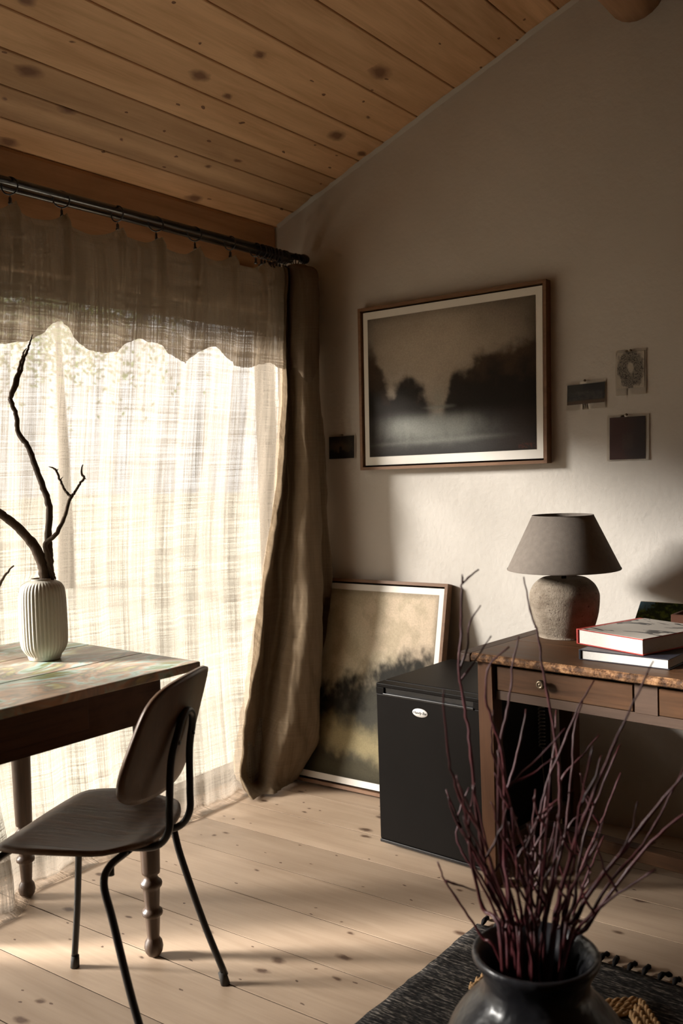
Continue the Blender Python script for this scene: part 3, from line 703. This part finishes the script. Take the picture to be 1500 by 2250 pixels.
# ------------------------------------------------------------------ books
def book(name, label, p0, ang, w_, d_, z0, th, cover, jacket=None):
    o = thing(name, label, 'book', (p0[0], p0[1], z0), ang)
    obj('page_block', bbox(.006, w_-.006, .005, d_-.006, .0025, th-.0025), 'pages', o)
    obj('back_cover', bbox(0, w_, 0, d_, 0, .0025, .0008, 1), cover, o)
    obj('front_cover', bbox(0, w_, 0, d_, th-.0025, th, .0008, 1), cover, o)
    obj('spine', bbox(-.002, .004, 0, d_, 0, th, .0015, 2), cover, o)
    if jacket: obj('jacket_print', bbox(.018, w_-.001, .001, d_-.001, th+.0001, th+.0009), jacket, o)
    return o
b1 = onz(1271, 1449, DT)
book('navy_book', 'thin dark navy hardback book lying on the desk beneath red book', (b1.x+.002, b1.y), R(-5), .268, .30, DT, .030, 'navy_cover')
b2 = onz(1267, 1414, DT+.031)
book('red_book', 'red hardback book with ink brush jacket lying on the navy book', (b2.x, b2.y), R(-21), .245, .29, DT+.0305, .046, 'red_cover', 'ink_jacket')
# small green canvas leaning at the wall, and box
g0 = onY(1407, 1321, 3.19); gh = g0.z-DT
gc = thing('small_canvas', 'small unframed green landscape canvas leaning on the wall behind books', 'painting', (g0.x-.01, 3.19, DT))
def grn(u, v):
    n1 = fb(u*9, v*7, 61); n2 = fb(u*30, v*14, 62)
    c = mixc((.035,.055,.02), (.14,.20,.04), sm(-.1, .45, n1+.4*n2)); c = mixc(c, (.02,.03,.018), sm(.1, .4, n2-.1)*.7)
    return mixc(c, (.12,.24,.32), sm(.30, .18, math.hypot(u*1.2, v*.9)+.1*n2))
gw = .24
bm = bmesh.new(); tp3 = [(-.003, -.065, 0), (gw, -.065, 0), (gw, -.065+.012, 0), (-.003, -.053, 0), (.012, -.005, gh), (gw+.012, -.005, gh), (gw+.012, .007, gh), (.012, .007, gh)]
V_ = [bm.verts.new(p) for p in tp3]
for a in ((0,1,5,4), (1,2,6,5), (2,3,7,6), (3,0,4,7), (4,5,6,7), (3,2,1,0)): bm.faces.new([V_[i] for i in a])
bmesh.ops.recalc_face_normals(bm, faces=bm.faces)
obj('canvas', bm, 'card_paper', gc)
quadgrid('painted_face', Vector((.012, -.0055, gh)), Vector((gw, 0, 0)), Vector((-.015, -.0600, -gh)), 60, 34, grn, 'canvas_paint', gc)
k0 = onY(1473, 1350, 2.98)
bxo = thing('brown_box', 'small dark reddish brown open box on the desk behind books', 'box', (k0.x, 2.98, DT), R(-4))
kh = k0.z-DT
for nm, a in (('side', (0, .16, 0, .010, 0, kh)), ('side', (0, .16, .09, .10, 0, kh)), ('side', (0, .010, .010, .09, 0, kh)), ('side', (.15, .16, .010, .09, 0, kh)), ('bottom', (.01, .15, .01, .09, 0, .008))):
    obj(nm, bbox(*a, .0015, 1), 'brown_wood_box', bxo)

# ------------------------------------------------------------------ painter's table
TZ = .80; TR_ = R(-3.2)
tcn = onz(441, 1453, TZ)
tb = thing('painter_table', 'old dark wooden table with turned legs and paint-stained top', 'table', (tcn.x, tcn.y, 0), TR_)
TW, TL = .752, 1.30           # local x towards -X (window) is negative, y towards the camera negative
pws = [0, .245, .50, TW]
for a, b in zip(pws, pws[1:]): obj('plank', bbox(-b+.0006, -a-.0006, -TL, 0, TZ-.024, TZ, .004, 2), 'tabletop_paint', tb)
IN = .045
obj('side_apron', bbox(-IN-.022, -IN, -TL+.11, -.11, .660, TZ-.0245, .001, 1), 'table_wood', tb)
obj('side_apron', bbox(-TW+IN, -TW+IN+.022, -TL+.11, -.11, .660, TZ-.0245, .001, 1), 'table_wood', tb)
obj('end_apron', bbox(-TW+IN+.07, -IN-.07, -.110, -.088, .660, TZ-.0245, .001, 1), 'table_wood', tb)
obj('end_apron', bbox(-TW+IN+.07, -IN-.07, -TL+.088, -TL+.11, .660, TZ-.0245, .001, 1), 'table_wood', tb)
dw = obj('drawer', bbox(-IN-.002, -IN+.006, -TL+.30, -.345, .688, TZ-.032, .002, 1), 'table_wood', tb)
obj('pull', lathe([(.010, 0), (.009, .010), (.016, .016), (.018, .022), (.012, .028), (0, .029)], 16, caps=False), 'black_metal', dw, True, loc=(-IN+.006, -.66, .725), rot=(0, R(90), 0))
legp = [(.010, 0), (.017, .004), (.0235, .014), (.026, .027), (.0235, .042), (.0175, .051), (.0165, .056), (.0175, .064), (.0200, .108), (.0215, .113), (.0275, .117), (.0285, .123), (.0270, .129), (.0215, .133), (.0195, .138),
        (.0205, .150), (.0228, .186), (.0235, .191), (.0290, .197), (.0302, .203), (.0285, .209), (.0220, .215), (.0180, .222), (.0178, .228), (.0245, .232), (.0255, .240), (.0280, .36), (.0310, .56), (.0325, .664)]
def tleg(x_, y_):
    lg = obj('leg', lathe(legp, 28), 'leg_wood', tb, True, loc=(x_, y_, 0))
    obj('leg_block', bbox(-.034, .034, -.034, .034, .6645, TZ-.0245, .002, 1), 'leg_wood', lg)
for x_ in (-.085, -.698):
    for y_ in (-.135, -TL+.135): tleg(x_, y_)

# ------------------------------------------------------------------ ribbed vase and branches
vb = onz(99, 1448, TZ)
VS = FWD.dot(vb+Vector((0,0,.1))-CAM)/F_PX
vp = [(30, 0), (33, 1), (35, 5), (37, 11), (44, 20), (49.5, 33), (51.2, 60), (51, 110), (50, 140), (48, 155), (43, 165), (35, 171), (27, 174), (23.5, 175.5), (23, 178), (21, 178), (20, 170), (20, 120)]
prof = [(r*VS, z*VS) for r, z in vp]
prof = [(0.0001, 0)]+[(p.x, p.y) for p in crom([Vector((a, b, 0)) for a, b in prof], 3)]+[(.0001, 118*VS)]
def flute(a, z):
    k = sm(7*VS, 14*VS, z)*sm(175*VS, 165*VS, z); return 1-.045*k*(abs(math.cos(a*19))**.6 < .0 or 1)*(1-abs(math.sin(a*19)))**1.3
vo_ = tag(obj('ribbed_vase', lathe(prof, 228, flute), 'vase_white', None, True, loc=(vb.x, vb.y, TZ)), 'cream white ribbed ceramic vase holding bare branches on the table', 'vase')
VD = VS*F_PX
def branch(label, main, subs=(), jitter=.0025):
    base = atd(main[0][0], main[0][1], VD+main[0][2]); o = None
    def path(pl):
        P = crom([atd(x_, y_, VD+d_)-base for x_, y_, d_, r_ in pl], 7); Rr = crom([(r_, 0, 0) for *_, r_ in pl], 7)
        out = []
        for i, p in enumerate(P): out.append(p+Vector((fb(i*.5, 1, pl[0][0]), fb(i*.5, 2, pl[0][0]), 0))*jitter)
        return out, [max(.0006, a.x*VS*(1+.16*fb(i*.8, 5, pl[0][1]))) for i, a in enumerate(Rr)]
    p, r_ = path(main); bm = tube(p, r_, 9)
    o = tag(obj('bare_branch', bm, 'branch_bark', None, True, loc=base), label, 'branch', None)
    for s in subs: p, r_ = path(s); obj('twig', tube(p, r_, 8), 'branch_bark', o, True)
branch('tall crooked grey branch forked at its tip rising from ribbed vase', [(112,1330,.02,7), (110,1270,.02,8.5), (108,1220,.02,9), (106,1180,.02,8), (108,1120,.02,7.5), (100,1085,.02,7), (83,1040,.02,6.5), (63,985,.02,6), (40,950,.02,5.5), (36,915,.02,5), (22,876,.02,5.5)],
       [[(22,876,.02,5), (36,845,.02,4.5), (52,790,.025,3.5), (64,760,.03,2.2), (71,735,.03,.8)], [(22,876,.02,5), (30,845,.015,3.5), (44,800,.015,2.8), (52,775,.01,1.8), (58,765,.01,.9)]])
branch('thick smooth branch leaning far out over the table from ribbed vase', [(96,1330,-.01,10), (98,1272,-.01,12), (92,1235,-.01,12), (72,1195,-.02,11), (35,1155,-.03,9.5), (0,1128,-.04,9), (-45,1095,-.05,8), (-110,1085,-.05,7), (-170,1110,-.04,5)],
       [[(-110,1085,-.05,5), (-120,1180,-.04,4.5), (-60,1270,-.03,4), (-10,1292,-.02,3.5), (8,1268,-.02,3), (29,1243,-.02,1.6)]])
branch('slim brown branch with antler-like forked top in the ribbed vase', [(110,1330,-.004,5), (113,1270,-.006,6), (107,1230,-.016,6), (100,1196,-.030,5.5), (122,1175,-.035,4.8), (140,1140,-.03,4.2), (152,1100,-.03,3.8), (157,1092,-.03,3.8)],
       [[(157,1092,-.03,3.2), (143,1078,-.03,2.8), (132,1055,-.03,2.5), (124,1035,-.03,2.4), (116,1028,-.03,1.8), (106,1025,-.03,.6)], [(157,1092,-.03,3.2), (165,1080,-.03,2.8), (176,1062,-.03,2.6), (185,1050,-.03,2.6), (179,1040,-.03,2.4), (181,1021,-.03,1.2)],
        [(132,1055,-.03,1.8), (138,1048,-.03,.5)], [(124,1035,-.03,1.6), (128,1030,-.03,.5)], [(185,1050,-.03,1.8), (189,1053,-.03,.5)], [(107,1230,-.016,4), (117,1262,-.012,3.5), (122,1272,-.012,2)]])

# ------------------------------------------------------------------ plywood chair
ch = thing('chair', 'vintage plywood chair with black tubular steel frame drawn up to table', 'chair', (-1.779, 1.4478, 0), math.atan2(-.3622, -.9321))
def rsq(a, hx, hy, n=3.4):
    c, s = math.cos(a), math.sin(a); k = (abs(c)**n+abs(s)**n)**(-1/n); return hx*k*c, hy*k*s
def seat_z(x_, y_):      # local x forward
    return .478 + .012*(y_/.2)**2*(1-.5*sm(0, .2, x_)) - .030*sm(.12, .22, x_) - .012*sm(.1, -.15, x_)*(1-(y_/.2)**2) + .010*sm(-.10, -.17, x_)
bm = bmesh.new(); SX, SY, sxo, syo = .192, .205, .035, -.022; rings = []
for k in range(1, 15):
    t = k/14; rings.append([(sxo+rsq(a, SX*t*(1.0), SY*t*(1-.10*sm(.1, -1, math.cos(a))), 2+1.4*t)[0], syo+rsq(a, SX*t, SY*t*(1-.14*sm(.3, -1, math.cos(a))), 2+1.4*t)[1]) for a in ell(64)])
V_ = [[bm.verts.new((x_, y_, seat_z(x_-sxo, y_-syo))) for x_, y_ in r_] for r_ in rings]; cvt = bm.verts.new((sxo, syo, seat_z(0, 0)))
for k in range(64): bm.faces.new((cvt, V_[0][k], V_[0][(k+1)%64]))
for a, b in zip(V_, V_[1:]):
    for k in range(64): bm.faces.new((a[k], b[k], b[(k+1)%64], a[(k+1)%64]))
bmesh.ops.recalc_face_normals(bm, faces=bm.faces)
st = obj('seat', bm, 'plywood_seat', ch, True); sd = st.modifiers.new('thickness', 'SOLIDIFY'); sd.thickness = .011; sd.offset = -1
# backrest
def back_pt(u, t):       # u across -1..1, t 0 bottom..1 top
    z = .578+.282*t; hw = .198-.055*sm(.25, 1.0, t)
    return hw*u, z
bm = bmesh.new(); rings = []; BC = .715; HB = .142
def bp(y_, zz):
    xx = -.160-.085*((zz-.575)/.285) + .036*(y_/.2)**2; return (xx, y_-.012, zz)
for k in range(1, 13):
    t = k/12; rr = []
    for a in ell(72):
        px, pz = rsq(a, 1, 1, 2+3.6*t); px *= t; pz *= t; zz = BC+HB*pz; hw = .198-.026*sm(-.5, 1, pz); rr.append(bp(hw*px, zz - .020*(abs(px)**2)*(1 if pz > 0 else -1)*abs(pz)))
    rings.append([bm.verts.new(p) for p in rr])
cvt = bm.verts.new(bp(0, BC))
for k in range(72): bm.faces.new((cvt, rings[0][k], rings[0][(k+1)%72]))
for a, b in zip(rings, rings[1:]):
    for k in range(72): bm.faces.new((a[k], b[k], b[(k+1)%72], a[(k+1)%72]))
bmesh.ops.recalc_face_normals(bm, faces=bm.faces)
bo = obj('backrest', bm, 'plywood_back', ch, True); sd = bo.modifiers.new('thickness', 'SOLIDIFY'); sd.thickness = .010; sd.offset = 0
for y_ in (-.04, .04): obj('screw', lathe([(.006, 0), (.006, .002), (.003, .004), (0, .0042)], 10, caps=False), 'black_metal', bo, True, loc=(-.222, y_-.012, .70), rot=(0, R(-90), 0))
tr = .0088
sup = crom([(.16, .055, .452), (.02, .055, .452), (-.10, .056, .452), (-.165, .057, .462), (-.196, .058, .50), (-.200, .058, .56), (-.206, .052, .66), (-.222, .040, .73), (-.226, .022, .757), (-.227, 0, .765),
            (-.226, -.022, .757), (-.222, -.040, .73), (-.206, -.052, .66), (-.200, -.058, .56), (-.196, -.058, .50), (-.165, -.057, .462), (-.10, -.056, .452), (.02, -.055, .452), (.16, -.055, .452)], 6)
obj('back_support', tube([(x_, y_-.012, z_) for x_, y_, z_ in sup], tr, 12), 'chair_tube', ch, True)
def uleg(xf, xt, label):
    for s in (-1, 1):
        y0, y1 = s*.205, s*.155 - (.0 if s > 0 else .02)
        if xf > 0 and s > 0: y0, y1, xf, xt = .235, .185, .25, .195
        p = crom([(xt, s*.06-.012, .440), (xt, y1*.80, .440), (xt+(xf-xt)*.06, y1+s*.012, .418), (xt+(xf-xt)*.22, y1+(y0-y1)*.35, .34), (xt+(xf-xt)*.6, y1+(y0-y1)*.70, .17), (xf, y0, .024)], 7)
        lg = obj('leg', tube(p, tr, 12), 'chair_tube', ch, True)
        obj('foot_cap', tube([Vector((xf, y0, 0))+Vector((0, 0, 0)), (xf-(xf-xt)*.06, y0-(y0-y1)*.04, .032)], [.0125, .0108], 12), 'rubber_foot', lg, True)
uleg(.2165, .165, 'front'); uleg(-.2165, -.085, 'rear')
obj('cross_bar', tube([(.165, -.075, .440), (.165, .05, .440)], tr, 12), 'chair_tube', ch, True)
obj('cross_bar', tube([(-.085, -.075, .440), (-.085, .05, .440)], tr, 12), 'chair_tube', ch, True)
obj('rubber_bumper', tube([(-.085, .12, .44), (-.085, .12, .418)], .008, 10), 'rubber_foot', ch, True)

# ------------------------------------------------------------------ rug
RGX0, RGX1, RGY0, RGY1 = -1.245, .45, .55, 2.335
rg = thing('woven_rug', 'black woven rug with raised jute zigzags and knotted fringe', 'rug', (RGX0, RGY1, 0), R(-2))
bm = bmesh.new(); nx, ny = 60, 70; G = []
for j in range(ny+1):
    G.append([bm.verts.new(((RGX1-RGX0)*i/nx + .006*fb(j*.4, 3)*(i in (0, nx)), -(RGY1-RGY0)*j/ny + .006*fb(i*.5, 8)*(j == 0), .007+.0018*fb(i*.35, j*.35))) for i in range(nx+1)])
for j in range(ny):
    for i in range(nx): bm.faces.new((G[j][i], G[j+1][i], G[j+1][i+1], G[j][i+1]))
bmesh.ops.recalc_face_normals(bm, faces=bm.faces)
for f in bm.faces:
    if f.normal.z < 0: f.normal_flip()
bmesh.ops.solidify(bm, geom=bm.faces[:], thickness=.006)
obj('woven_ground', bm, 'rug_weave', rg, True)
def braid(pts):
    P = crom(pts, 14); bm = bmesh.new()
    for s in (0, 2.1, 4.2):
        Q = []
        for i, p in enumerate(P): a = i*.62+s; Q.append(p+Vector((.0045*math.cos(a), .0045*math.sin(a), .0035*math.sin(a)+.0045)))
        tube(Q, .0052, 6, bm)
    obj('jute_braid', bm, 'jute', rg, True)
def rl(x_, y_): p = onz(x_, y_, .010); q_ = Vector((p.x-RGX0, p.y-RGY1, .010)); return Matrix.Rotation(R(2), 3, 'Z') @ q_
for row in range(4):
    oy = -.115-row*.42
    for k in range(7):
        xc = .27+k*.24
        for d_ in (0, .030, .060): braid([(xc-.115, oy-.02-d_-.11, .010), (xc-.06, oy-.075-d_*1.0+.0, .010), (xc-.0, oy-.02-d_+.0, .010)] if False else [(xc-.12, oy-.13-d_, .010), (xc-.06, oy-.075-d_, .010), (xc, oy-.02-d_, .010)])
        for d_ in (0, .030, .060): braid([(xc+.012, oy-.02-d_, .010), (xc+.06, oy-.075-d_, .010), (xc+.108, oy-.125-d_, .010)])
for i in range(44):
    x_ = .015+i*(RGX1-RGX0-.03)/43; a = random.uniform(-.5, .5); Ln = random.uniform(.03, .055)
    p = crom([(x_, -.004, .006), (x_+.2*Ln*a, Ln*.35, .014), (x_+.6*Ln*a, Ln*.7, .010), (x_+Ln*a, Ln, .004)], 4)
    obj('fringe_knot', tube(p, [.004+.0035*math.sin(j*.5)**2 for j in range(len(p))], 6), 'rug_yarn', rg, True)

# ------------------------------------------------------------------ glazed jar and red twigs
JD = 1.66
jc = atd(1176, 2088, JD); JS = JD/F_PX; JH = jc.z
jar_prof = [(.085, .009), (.095, .014), (.135, .06), (.165, .14), (.174, .21), (.168, .27), (.150, .315), (.122, .350), (.101, .372), (.093, .392), (.096, .410), (.106, .428), (.111, .438), (.110, .446), (.104, .447), (.094, .436), (.084, .415), (.080, .39), (.10, .35), (.14, .30), (.155, .2), (.12, .06), (.0001, .03)]
kk = JH/.447
jar_prof = [(r_, .009+(z_-.009)*(JH-.009)/(.447-.009)) for r_, z_ in jar_prof]
jar_prof = [(.0001, .009)]+[(p.x, p.y) for p in crom([Vector((a, b, 0)) for a, b in jar_prof], 3)]
tag(obj('glazed_jar', lathe(jar_prof, 64, flute=lambda a, z: 1+.012*fb(math.cos(a)*1.5, math.sin(a)*1.5, z*5), caps=False), 'jar_glaze', None, True, loc=(jc.x, jc.y, 0)), 'black glazed pottery jar holding red twigs on the rug', 'jar')
TWL = 'bare dark red twig standing in the black glazed jar'
def twig(pl, subs=(), r0=.0042, lab=None):
    """pl: pixel path from jar mouth to tip with depth offsets"""
    root = Vector((jc.x+random.uniform(-.05, .05), jc.y+random.uniform(-.05, .05), random.uniform(.05, .12)*1.0))
    base = root
    def pth(pl, r_a, r_b, pre=None):
        P = [atd(x_, y_, JD+d_)-base for x_, y_, d_ in pl]
        if pre is not None: P = [pre]+P
        Q = crom(P, 5); n = len(Q); out = []; rr = []
        for i, q_ in enumerate(Q):
            out.append(q_+Vector((fb(i*.6, pl[0][0]*.01), fb(i*.6, 3+pl[0][0]*.01), 0))*.0022); t = i/(n-1)
            rr.append((r_a+(r_b-r_a)*t)*(1.28 if i % 7 == 3 else 1))
        return tube(out, rr, 6)
    o = tag(obj('red_twig', pth(pl, r0, .0014, Vector((0,0,0))), 'twig_bark', None, True, loc=base), lab or TWL, 'twig', 'red twigs in the black jar')
    for s in subs: obj('side_shoot', pth(s, .0026, .0011), 'twig_bark', o, True)
def mouth(x_): return (1176+max(-78, min(78, x_)), 2085+random.uniform(-14, 26), random.uniform(-.05, .05))
def T(m0, pts, subs=(), dd=.0, r0=.0042, lab=None):
    n = len(pts); twig([mouth(m0)]+[(x_, y_, dd*(i+1)/n) for i, (x_, y_) in enumerate(pts)], [[(x_, y_, dd*.7) for x_, y_ in s] for s in subs], r0, lab)
T(-75, [(1061,1995), (1035,1890), (1029,1813), (1005,1739), (987,1673), (975,1560), (974,1515)], [[(1029,1813), (1035,1770), (1043,1720)]], -.10, lab='long red twig bending out in front of the black refrigerator door')
T(-60, [(1080,1960), (1062,1880), (1045,1770), (1033,1640), (1022,1560), (1008,1475), (1013,1392), (1014,1305), (1016,1281), (1052,1251)], [[(1016,1281), (1015,1262)], [(1008,1475), (1026,1425), (1032,1368), (1056,1330)], [(1008,1500), (1042,1454), (1079,1397)]], .05, lab='tallest red twig with several forks rising beside the leaning painting frame')
T(-45, [(1110,1900), (1108,1750), (1103,1659), (1084,1593), (1068,1541), (1068,1496), (1078,1458), (1119,1421)], [[(1110,1770), (1122,1724), (1198,1650), (1241,1600)]], .0)
T(10, [(1210,1950), (1228,1800), (1228,1700), (1219,1621), (1205,1541), (1191,1461), (1181,1392), (1164,1340), (1150,1267)], [[(1228,1720), (1250,1690), (1277,1661), (1316,1614)]], .10, lab='tall straight red twig whose tip crosses the stoneware lamp base')
T(-50, [(1102,1900), (1094,1800), (1098,1635), (1117,1548), (1127,1454), (1140,1398)], [[(1098,1700), (1080,1640), (1083,1560)]], .03)
T(35, [(1222,2000), (1248,1900), (1266,1841), (1291,1776), (1342,1650), (1381,1564), (1435,1452)], (), -.14, .0056, lab='thick greyish purple twig reaching up to the two stacked books')
T(-10, [(1160,1960), (1162,1848), (1183,1794), (1205,1711), (1234,1643), (1270,1556), (1306,1495)], [[(1183,1794), (1220,1760), (1262,1735)]], .04)
T(-30, [(1118,1950), (1112,1850), (1106,1760), (1118,1722), (1140,1639), (1156,1558)], [[(1118,1722), (1170,1700), (1225,1655)]], .08)
T(60, [(1262,2020), (1310,1940), (1356,1884), (1428,1790), (1500,1704), (1560,1640)], [[(1356,1884), (1385,1830), (1400,1760)]], -.12, .0058)
T(70, [(1285,2040), (1350,1950), (1430,1850), (1500,1790), (1570,1745)], (), -.05, .005)
T(72, [(1290,2020), (1345,1930), (1400,1870), (1450,1790), (1500,1690)], [[(1400,1870), (1440,1850)]], .06)
T(-78, [(1061,2061), (1020,2000), (977,1935), (961,1893)], [[(977,1935), (1010,1945), (1045,1958)]], .02, .003, lab='short thin twig leaning low over the bare floorboards')
T(-70, [(1090,2010), (1050,1930), (1020,1880), (1003,1840), (1010,1780), (1030,1730)], (), .04, .003)
T(20, [(1215,1950), (1240,1840), (1255,1700), (1262,1600), (1280,1540)], [[(1240,1840), (1262,1800), (1300,1780)]], .1)
T(0, [(1185,1940), (1192,1800), (1215,1650), (1222,1560)], [[(1192,1800), (1215,1770)]], .12, .0036)
for i in range(24):
    m0 = random.uniform(-75, 75); lean = m0*2.3+random.uniform(-70, 90); topy = random.choice([random.uniform(1620, 1740), random.uniform(1720, 1880), random.uniform(1800, 1920)])
    hgt = 2085-topy; pts = []
    x1 = 1176+m0*.9
    for t in (.22, .45, .7, 1.0): pts.append((x1+lean*t**1.25+random.uniform(-9, 9), 2085-hgt*t))
    sb = []
    for j in (1, 2):
        if random.random() < .75:
            x_, y_ = pts[j]; s = random.choice((-1, 1)); Ln = random.uniform(50, 130); sb.append([(x_, y_), (x_+s*Ln*.28, y_-Ln*.5), (x_+s*Ln*.42, y_-Ln)])
    T(m0, pts, sb, random.uniform(-.16, .14), random.uniform(.0028, .0046))
